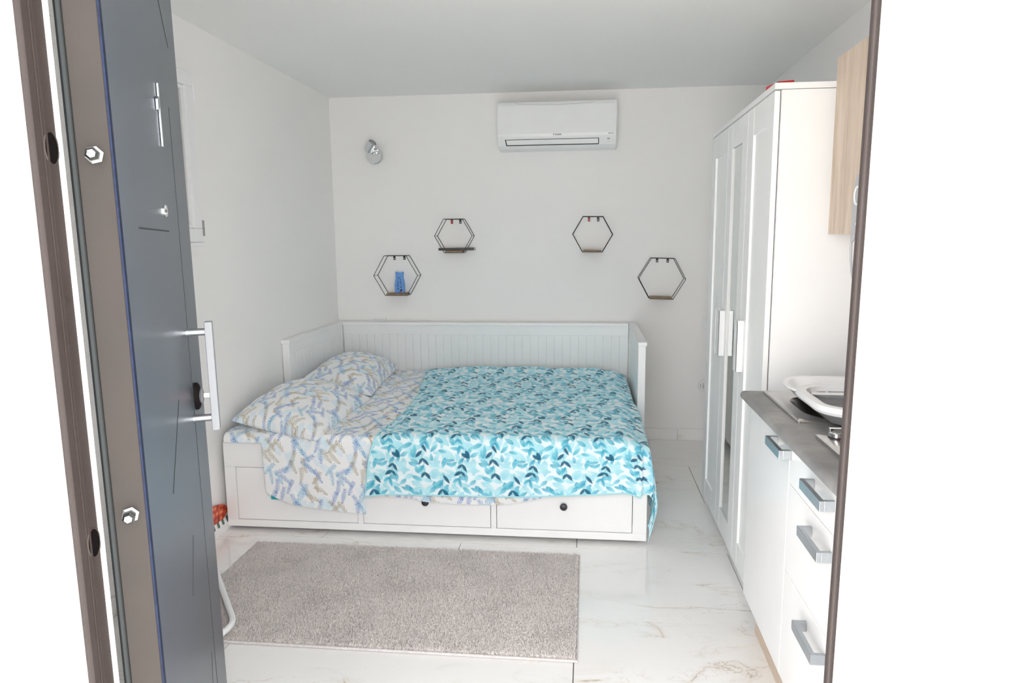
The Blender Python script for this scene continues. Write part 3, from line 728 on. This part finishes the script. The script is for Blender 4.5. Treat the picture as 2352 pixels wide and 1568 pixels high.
# hob
hb = thing('hob', 'stainless steel two-burner gas hob set in the worktop beside the sink', 'hob', (2.6, -3.2, .88))
obj('hob_plate', loft([rr(2.36, -3.47, 2.86, -2.965, .012, .8795), rr(2.36, -3.47, 2.86, -2.965, .012, .888), rr(2.366, -3.464, 2.854, -2.971, .012, .891), rr(2.40, -3.43, 2.82, -3.0, .02, .889)]).add(rr(2.40, -3.43, 2.82, -3.0, .02, .889), [tuple(range(28))]), M['steel'], hb, smooth=True)
for yk in (-3.005, -3.105):
    b = B().lathe([(.021, 0), (.021, .002), (.0195, .004)], (2.402, yk, .889), (0, 0, 1), 24); rk = obj('knob_ring', b, M['blackplastic'], hb, smooth=True)
    obj('knob', B().lathe([(.019, 0), (.020, .010), (.018, .013)], (2.402, yk, .893), (0, 0, 1), 24).box(2.383, yk-.006, .900, 2.421, yk+.006, .915), M['chrome'], hb, bevel=.001)
obj('flame_mark', disc((2.392, -3.04, .8895), .0035, 10, .0006, (0, 0, 1)), M['red'], hb)
for cx_, cy_ in ((2.62, -3.10), (2.62, -3.34)):
    obj('burner', B().lathe([(.045, 0), (.045, .006), (.032, .010), (.032, .018), (.001, .020)], (cx_, cy_, .889), (0, 0, 1), 28), M['blackplastic'], hb, smooth=True)
    b = B()
    for a in range(4): b.tube([(cx_+.025*math.cos(a*PI/2), cy_+.025*math.sin(a*PI/2), .921), (cx_+.10*math.cos(a*PI/2), cy_+.10*math.sin(a*PI/2), .921), (cx_+.10*math.cos(a*PI/2), cy_+.10*math.sin(a*PI/2), .890)], .004, 6)
    obj('pan_support', b, M['blackplastic'], hb)
# dish tub and rack
tb = thing('dish_tub', 'grey plastic dish tub with a wide white rim standing over the sink', 'tub', (2.6, -2.72, .888))
def tub_loop(g, z, r): return rr(2.408-g, -2.93-g, 2.80+g, -2.60+g, r, z, 8)
n = 36
tl = [tub_loop(-.030, .8885, .07), tub_loop(-.014, .908, .085), tub_loop(-.006, .926, .09)]
b = loft(tl+[tub_loop(-.010, .926, .088), tub_loop(-.020, .908, .08), tub_loop(-.036, .893, .065)]); b.f.append(tuple(range(len(b.v)-n, len(b.v)))); b.f.append(tuple(range(n)))
obj('tub_body', b, M['tubgrey'], tb, smooth=True)
b = loft([tub_loop(-.008, .919, .09), tub_loop(.012, .922, .10), tub_loop(.016, .930, .105), tub_loop(.012, .943, .10), tub_loop(-.002, .946, .09), tub_loop(-.012, .942, .085), tub_loop(-.012, .925, .085)])
obj('rim', b, M['whiteplastic'], tb, smooth=True)
rk = thing('cutlery_tray', 'white divided cutlery tray leaning behind the grey dish tub', 'tray', (2.6, -2.53, .888))
def tr_loop(g, z, r): return [(x, y, zz+(y+2.58)*.10) for x, y, zz in rr(2.405-g, -2.63-g, 2.80+g, -2.46+g, r, z, 8)]
b = loft([tr_loop(-.02, .898, .06), tr_loop(-.004, .918, .07), tr_loop(.008, .925, .08), tr_loop(.006, .930, .08), tr_loop(-.006, .929, .07), tr_loop(-.024, .904, .055)]); b.f.append(tuple(range(len(b.v)-n, len(b.v)))); b.f.append(tuple(range(n)))
obj('tray_body', b, M['whiteplastic'], rk, smooth=True)
for x in (2.50, 2.59, 2.68): obj('divider', B().box(x, -2.622, .898, x+.005, -2.478, .925), M['whiteplastic'], rk, bevel=.001)
# wall cabinet
uc = thing('wall_cabinet', 'oak-fronted kitchen wall cabinet above the worktop, next to the wardrobe', 'cabinet', (2.75, -2.8, 1.40))
obj('carcass', box(2.585, -3.50, 1.403, 2.92, -2.345, 1.965), M['oak'], uc)
for ya, yb_ in ((-2.925, -2.344), (-3.50, -2.927)): obj('door', box(2.567, ya, 1.403, 2.585, yb_, 1.965), M['oak'], uc, bevel=.001)
# grey hanging utensil
ut = thing('utensil', 'grey plastic utensil with a round hole and thin curved tail hanging on the oak cabinet', 'utensil', (2.55, -2.62, 1.6))
q_ = lambda y, z: (2.5655, y+.015, z)
b = B(); prof = [(-2.602, 1.575), (-2.590, 1.545), (-2.585, 1.50), (-2.583, 1.45), (-2.583, 1.40), (-2.590, 1.375), (-2.605, 1.385), (-2.612, 1.40), (-2.628, 1.41), (-2.645, 1.43), (-2.645, 1.55), (-2.630, 1.575)]
b.prism([q_(y, z) for y, z in prof], (-.006, 0, 0)); obj('blade', b, M['greyplastic'], ut, bevel=.0015)
b = B(); b.tube([(2.559, -2.607+.022*math.cos(2*PI*i/24), 1.515+.026*math.sin(2*PI*i/24)) for i in range(24)], .0035, 8, True); obj('ring', b, M['whiteplastic'], ut, smooth=True)
obj('hole', B().prism([(2.5592, -2.607+.019*math.cos(2*PI*i/24), 1.515+.023*math.sin(2*PI*i/24)) for i in range(24)], (-.0008, 0, 0)), M['greyplastic'], ut)
b = B(); b.tube([(2.562, -2.574, 1.395), (2.562, -2.573, 1.36), (2.562, -2.578, 1.325), (2.562, -2.590, 1.29), (2.562, -2.618, 1.25)], .0035, 8); obj('tail', b, M['greyplastic'], ut, smooth=True)
obj('stud', disc((2.559, -2.612, 1.432), .004, 12, .002, (-1, 0, 0)), M['chrome'], ut)

# ---------------------------------------------------------------- air conditioner
ac = thing('air_conditioner', 'white split air conditioner mounted high on the back wall', 'air conditioner', (1.566, 0, 1.972))
a0, a1, zb, zt2 = 1.184, 1.948, 1.970, 2.264
def acprof(x, k=1.):
    pts = [(0, zt2), (-.165, zt2), (-.195, zt2-.006), (-.205, zt2-.03), (-.205, 2.06), (-.202, 2.042), (-.178, 1.988), (-.15, 1.972), (-.10, 1.968), (0, 1.972)]
    return [(x, y*k if k != 1. else y, z if k == 1. else 2.11+(z-2.11)*k) for y, z in pts]
b = loft([[(p[0], p[1], p[2]) for p in acprof(a0+.006, .97)], acprof(a0, .99)][0:0] or [acprof(a0), acprof(a1)]); b.f.append(tuple(range(10))); b.f.append(tuple(range(10, 20)))
body = obj('housing', b, M['whiteplastic'], ac, bevel=.006)
# louver slot: dark outline around a white flap following the sloped face
def slope(z): return -.202+(2.042-z)/(2.042-1.988)*.024
def quad(x0, x1, z0, z1, off, sk_=0): return [(x0, slope(z0)-off, z0), (x1, slope(z0)-off, z0), (x1, slope(z1)-off, z1), (x0-sk_, slope(z1)-off, z1)]
b = B().prism(quad(1.240, 1.836, 1.989, 2.027, .0008, .007), (0, .004, 0)); sl = obj('air_slot', b, M['blackplastic'], ac)
b = B().prism(quad(1.2465, 1.8305, 1.9945, 2.0233, .004, .006), (0, .004, 0)); obj('flap', b, M['whiteplastic'], ac, bevel=.0008)
obj('panel_seam', B().tube([(a0+.12+.5*i/20+.02*0, -.2058, zt2-.018-.011*math.sin(PI*i/20)) for i in range(21)], .0006, 6), M['seamgrey'], ac)
b = B().prism([(1.887, slope(2.022)-.001, 2.018), (1.906, slope(2.022)-.001, 2.018), (1.906, slope(2.022)-.001, 2.024), (1.887, slope(2.022)-.001, 2.024)], (0, .003, 0)); obj('display_window', b, M['seamgrey'], ac)
b = B()
for x, z in ((1.888, 2.011), (1.897, 2.011), (1.888, 2.003), (1.897, 2.003), (1.903, 2.003)): b.box(x, slope(z)-.0012, z, x+.002, slope(z)+.001, z+.002)
obj('indicator_marks', b, M['seamgrey'], ac)
def text(s_, x, y, z, size, mat, parent, shear=0, name='lettering', rot=(R(90), 0, 0), bold=0):
    cu_ = bpy.data.curves.new(name, 'FONT'); cu_.body = s_; cu_.size = size; cu_.shear = shear; cu_.extrude = .0003; cu_.offset = bold; cu_.materials.append(mat)
    o = bpy.data.objects.new(name, cu_); C.objects.link(o); me = bpy.data.meshes.new_from_object(o.evaluated_get(bpy.context.evaluated_depsgraph_get())); bpy.data.objects.remove(o); o = bpy.data.objects.new(name, me); C.objects.link(o); o.parent = parent; o.location = Vector((x, y, z))-ORG[parent.name]; o.rotation_euler = rot; return o
text('DAIKIN', 1.5555, -.2056, 2.0475, .0125, M['greytext'], ac, .25, bold=.0004)
obj('emblem', B().prism([(1.545, -.2057, 2.0575), (1.5545, -.2057, 2.0575), (1.5485, -.2057, 2.0525), (1.5485, -.2057, 2.0465), (1.5465, -.2057, 2.0465)], (0, .0008, 0)), M['greytext'], ac)
text('Sensira', 1.892, -.2056, 2.0485, .0125, M['greytext'], ac, .35)

# ---------------------------------------------------------------- wall spot lamp
sp = thing('wall_lamp', 'chrome spotlight on a round base on the back wall, left of the air conditioner', 'lamp', (.309, 0, 1.968))
obj('wall_plate', B().lathe([(.054, 0), (.056, .004), (.055, .016), (.050, .020), (.001, .021)], (.309, 0, 1.966), (0, -1, 0), 40), M['chrome'], sp, smooth=True)
obj('joint', B().tube([(.322, -.02, 1.985), (.322, -.055, 1.99)], .009, 14).tube([(.310, -.052, 1.984), (.338, -.052, 1.992)], .008, 14), M['chrome'], sp, smooth=True)
ax = Vector((.62, -.42, .66)).normalized(); base = Vector((.272, -.045, 1.995))
obj('lamp_head', B().lathe([(.010, 0), (.024, .002), (.028, .008), (.028, .078), (.0265, .078), (.0255, .06)], base, ax, 32), M['chrome'], sp, smooth=True)
obj('bulb', B().lathe([(.0245, 0), (.0245, .002), (.012, .003)], base+ax*.066, ax, 28), M['greyplastic'], sp, smooth=True)

# ---------------------------------------------------------------- hexagon shelves
def hex_shelf(cx, cz, Rr, tilt, label, red=False, topb=1.0, dep=.10):
    t = thing('wall_shelf', label, 'shelf', (cx, 0, cz-Rr*.866), 'black wire hexagon shelves')
    def vt(k, y):
        a = PI/3*k+0; x = Rr*math.cos(a); z = Rr*1.01*math.sin(a)
        return (cx+x*math.cos(tilt)-z*math.sin(tilt), y, cz+z*math.cos(tilt)+x*math.sin(tilt))
    for nm, y in (('front_wire', -dep), ('back_wire', -.004)):
        b = B()
        for k in range(6): b.tube([vt(k, y), vt(k+1, y)], .0021, 6)
        obj(nm, b, M['black'], t)
    for k in range(6): obj('spacer_wire', B().tube([vt(k, -.004), vt(k, -dep)], .0015 if k in (0, 3) else .0021, 6), M['black'], t)
    # board in the bottom
    p, q = Vector(vt(4, 0)), Vector(vt(5, 0)); d = (q-p); b = B().prism([tuple(p+Vector((.006, -.002, .0015))), tuple(q+Vector((-.006, -.002, .0015))), tuple(q+Vector((-.006, -.002, .0125))), tuple(p+Vector((.006, -.002, .0125)))], (0, -dep+.001, 0))
    obj('board', b, M['shelfwood'], t, bevel=.001)
    p, q = Vector(vt(2, 0)), Vector(vt(1, 0))
    for i, f in enumerate((.30, .76)):
        c = p+(q-p)*f
        br = obj('bracket', B().box(c.x-.0075, -.006, c.z-.030, c.x+.0075, -.002, c.z+.002), M['black'], t, bevel=.001)
        obj('screw_hole', disc((c.x, -.0062, c.z-.021), .0032, 12, .001, (0, -1, 0)), M['whiteplastic'], br)
        if red and i == 0: obj('wall_plug', box(c.x-.006, -.0075, c.z-.026, c.x+.006, -.006, c.z-.010), M['red'], br)
    return t
hex_shelf(.4555, 1.150, .155, 0, 'black wire hexagon shelf holding the blue vase-shaped freshener, lowest on the left')
hex_shelf(.864, 1.418, .129, 0, 'black wire hexagon shelf with a black stick across it, second from the left', True)
hex_shelf(1.802, 1.421, .133, R(-.8), 'small empty black wire hexagon shelf below the right of the air conditioner', True)
hex_shelf(2.262, 1.126, .153, R(-1.5), 'large empty black wire hexagon shelf next to the wardrobe, lower right')
# black stick on second shelf
st = thing('black_stick', 'short flat black stick lying across the second wall shelf', 'stick', (.87, -.05, 1.318))
b = B(); b.prism([(.752, -.065, 1.3193), (.995, -.045, 1.3193), (.997, -.045, 1.338), (.752, -.065, 1.336)], (.001, .028, 0)); obj('bar', b, M['blackplastic'], st, bevel=.002)
obj('end_cap', B().prism([(.995, -.0455, 1.3193), (1.001, -.045, 1.3193), (1.002, -.045, 1.338), (.996, -.0455, 1.338)], (.001, .028, 0)), M['greyplastic'], st, bevel=.001)
# blue freshener
zb0 = 1.150-.155*1.01*math.sin(PI/3)+.0125
fx = thing('air_freshener', 'blue plastic air freshener with dark leaf cut-outs standing on the left shelf', 'air freshener', (.468, -.05, zb0))
hw = [(0, .028), (.006, .031), (.03, .034), (.06, .034), (.085, .0295), (.105, .0255), (.125, .0255), (.14, .027), (.146, .026), (.149, .022)]
hw = [(h_*.99, w_) for h_, w_ in hw]
cxv = .470
ou = [(cxv+w_, -.062, zb0+h_) for h_, w_ in hw]+[(cxv+.010, -.062, zb0+.142), (cxv-.008, -.062, zb0+.143)]+[(cxv-w_, -.062, zb0+h_) for h_, w_ in hw[::-1]]
obj('body', B().prism(ou, (0, .028, 0)), M['blueplastic'], fx, bevel=.003)
for i, (lx, lz, L_, an) in enumerate([(-.010, .030, .018, 2.5), (-.011, .048, .018, 2.4), (-.010, .063, .015, 2.3), (-.009, .078, .015, 2.3), (-.009, .100, .010, 2.3), (-.010, .112, .010, 2.2), (.012, .020, .023, .85), (.012, .043, .018, .8), (.012, .060, .013, .9), (.009, .076, .016, .9), (.008, .092, .014, .9), (.003, .107, .014, .9)]):
    p = []
    wl = L_*(.42 if i in (6,) else .26)
    for k in range(12):
        a = 2*PI*k/12; u_ = math.cos(a)*L_/2; v_ = math.sin(a)*wl*(1-abs(math.cos(a))*.3)/1.3
        p.append((cxv+lx+u_*math.cos(an)-v_*math.sin(an), -.0626, zb0+lz+u_*math.sin(an)+v_*math.cos(an)))
    obj('leaf_cutout', B().prism(p, (0, .001, 0)), M['brownhole'], fx)
obj('red_tab', box(cxv+.004, -.066, zb0+.0002, cxv+.018, -.062, zb0+.006), M['red'], fx)

# ---------------------------------------------------------------- sockets and caps
s1 = thing('wall_socket', 'white socket plate on the back wall just above the bed rail', 'socket', (.292, 0, .83))
obj('plate', box(.233, -.008, .775, .352, 0, .850), M['whiteplastic'], s1, bevel=.003)
obj('socket_insert', box(.256, -.0105, .78, .330, -.008, .834), M['whiteplastic'], s1, bevel=.001)
obj('insert_shadow_gap', B().box(.256, -.0107, .8335, .330, -.0078, .8352), M['seamgrey'], s1)
s2 = thing('wall_socket', 'white switch plate on the back wall half hidden behind the wardrobe', 'socket', (2.60, 0, .82))
obj('plate', box(2.545, -.008, .782, 2.665, 0, .866), M['whiteplastic'], s2, bevel=.003); obj('rocker', box(2.57, -.011, .79, 2.64, -.008, .858), M['whiteplastic'], s2, bevel=.001)
s3 = thing('junction_cap', 'round white junction cover with small print, low on the back wall by the wardrobe', 'cover', (2.572, 0, .388))
obj('cap', B().lathe([(.044, 0), (.044, .002), (.042, .005), (.001, .0055)], (2.572, 0, .388), (0, -1, 0), 36), M['whiteplastic'], s3, smooth=True)
b = B()
for k, (x, z, hh) in enumerate([(2.545, .372, .03), (2.549, .38, .02), (2.562, .366, .042), (2.566, .366, .042), (2.569, .37, .02)]): b.box(x, -.0066, z, x+.0018, -.0052, z+hh)
obj('print_marks', b, M['seamgrey'], s3)

# ---------------------------------------------------------------- printed carton by the bed
ct = thing('food_carton', 'low white carton with a tomato picture and green stripes between bed and left wall', 'carton', (.02, -1.86, 0))
obj('box_body', B().prism([(.009, -2.08, .001), (.030, -2.08, .001), (.030, -2.08, .034), (.009, -2.08, .060)], (0, .405, 0)), M['white'], ct, bevel=.001)
# sloping printed top
def sl_(y, t, off=.0006): return (.030-.021*t+off, y, .034+.026*t*1.0+off)
pts = [(-2.06, .0), (-1.735, .0), (-1.70, .35), (-1.688, .8), (-1.695, 1.0)]
dome = [(-2.06, .058), (-1.73, .058), (-1.700, .075), (-1.690, .092), (-1.700, .112), (-1.74, .134), (-1.80, .148), (-1.90, .152), (-2.06, .150)]
obj('picture', B().prism([(.0095, y, z) for y, z in dome], (.003, 0, 0)), M['food'], ct)
for k in range(9):
    y = -2.02+k*.042
    obj('stripe', B().prism([sl_(y, .15), sl_(y+.018, .15), sl_(y+.034, .95), sl_(y+.016, .95)], (.0003, 0, .0004)), M['stripegreen'], ct)

# ---------------------------------------------------------------- white tubular stand behind the door
ck = thing('tubular_stand', 'white bent tubular metal stand on the floor, half hidden behind the open door', 'stand', (.3, -2.5, 0))
def rounded(pts, r=.045, n=6):
    o_ = []; k = len(pts)
    for i in range(k):
        p = Vector(pts[i]); a = (Vector(pts[i-1])-p); b_ = (Vector(pts[(i+1) % k])-p); a.normalize(); b_.normalize()
        s0, s1_ = p+a*r, p+b_*r
        for j in range(n+1):
            t = j/n; o_.append(tuple((1-t)**2*s0+2*t*(1-t)*p+t*t*s1_))
    return o_
zt_ = .0165+.012
base_l = [(.075, -1.99, zt_), (.515, -2.585, zt_), (.43, -2.86, zt_), (.03, -2.50, zt_)]
obj('base_tube', B().tube(rounded(base_l, .06), .0115, 12, True), M['whiteplastic'], ck, smooth=True)
sz = .42
top_l = [(.075, -2.13, sz), (.30, -2.36, sz), (.29, -2.72, sz), (.06, -2.48, sz)]
for p, q in zip(base_l[2:]+base_l[:1], top_l[2:]+top_l[:1]): obj('leg', B().tube([tuple(Vector(p)*.9+Vector(base_l[0])*.0+Vector(p)*.1), q], .0105, 12), M['whiteplastic'], ck, smooth=True)
obj('seat', B().prism([(x, y, sz) for x, y, z in top_l], (0, 0, .02)), M['whiteplastic'], ck, bevel=.006)
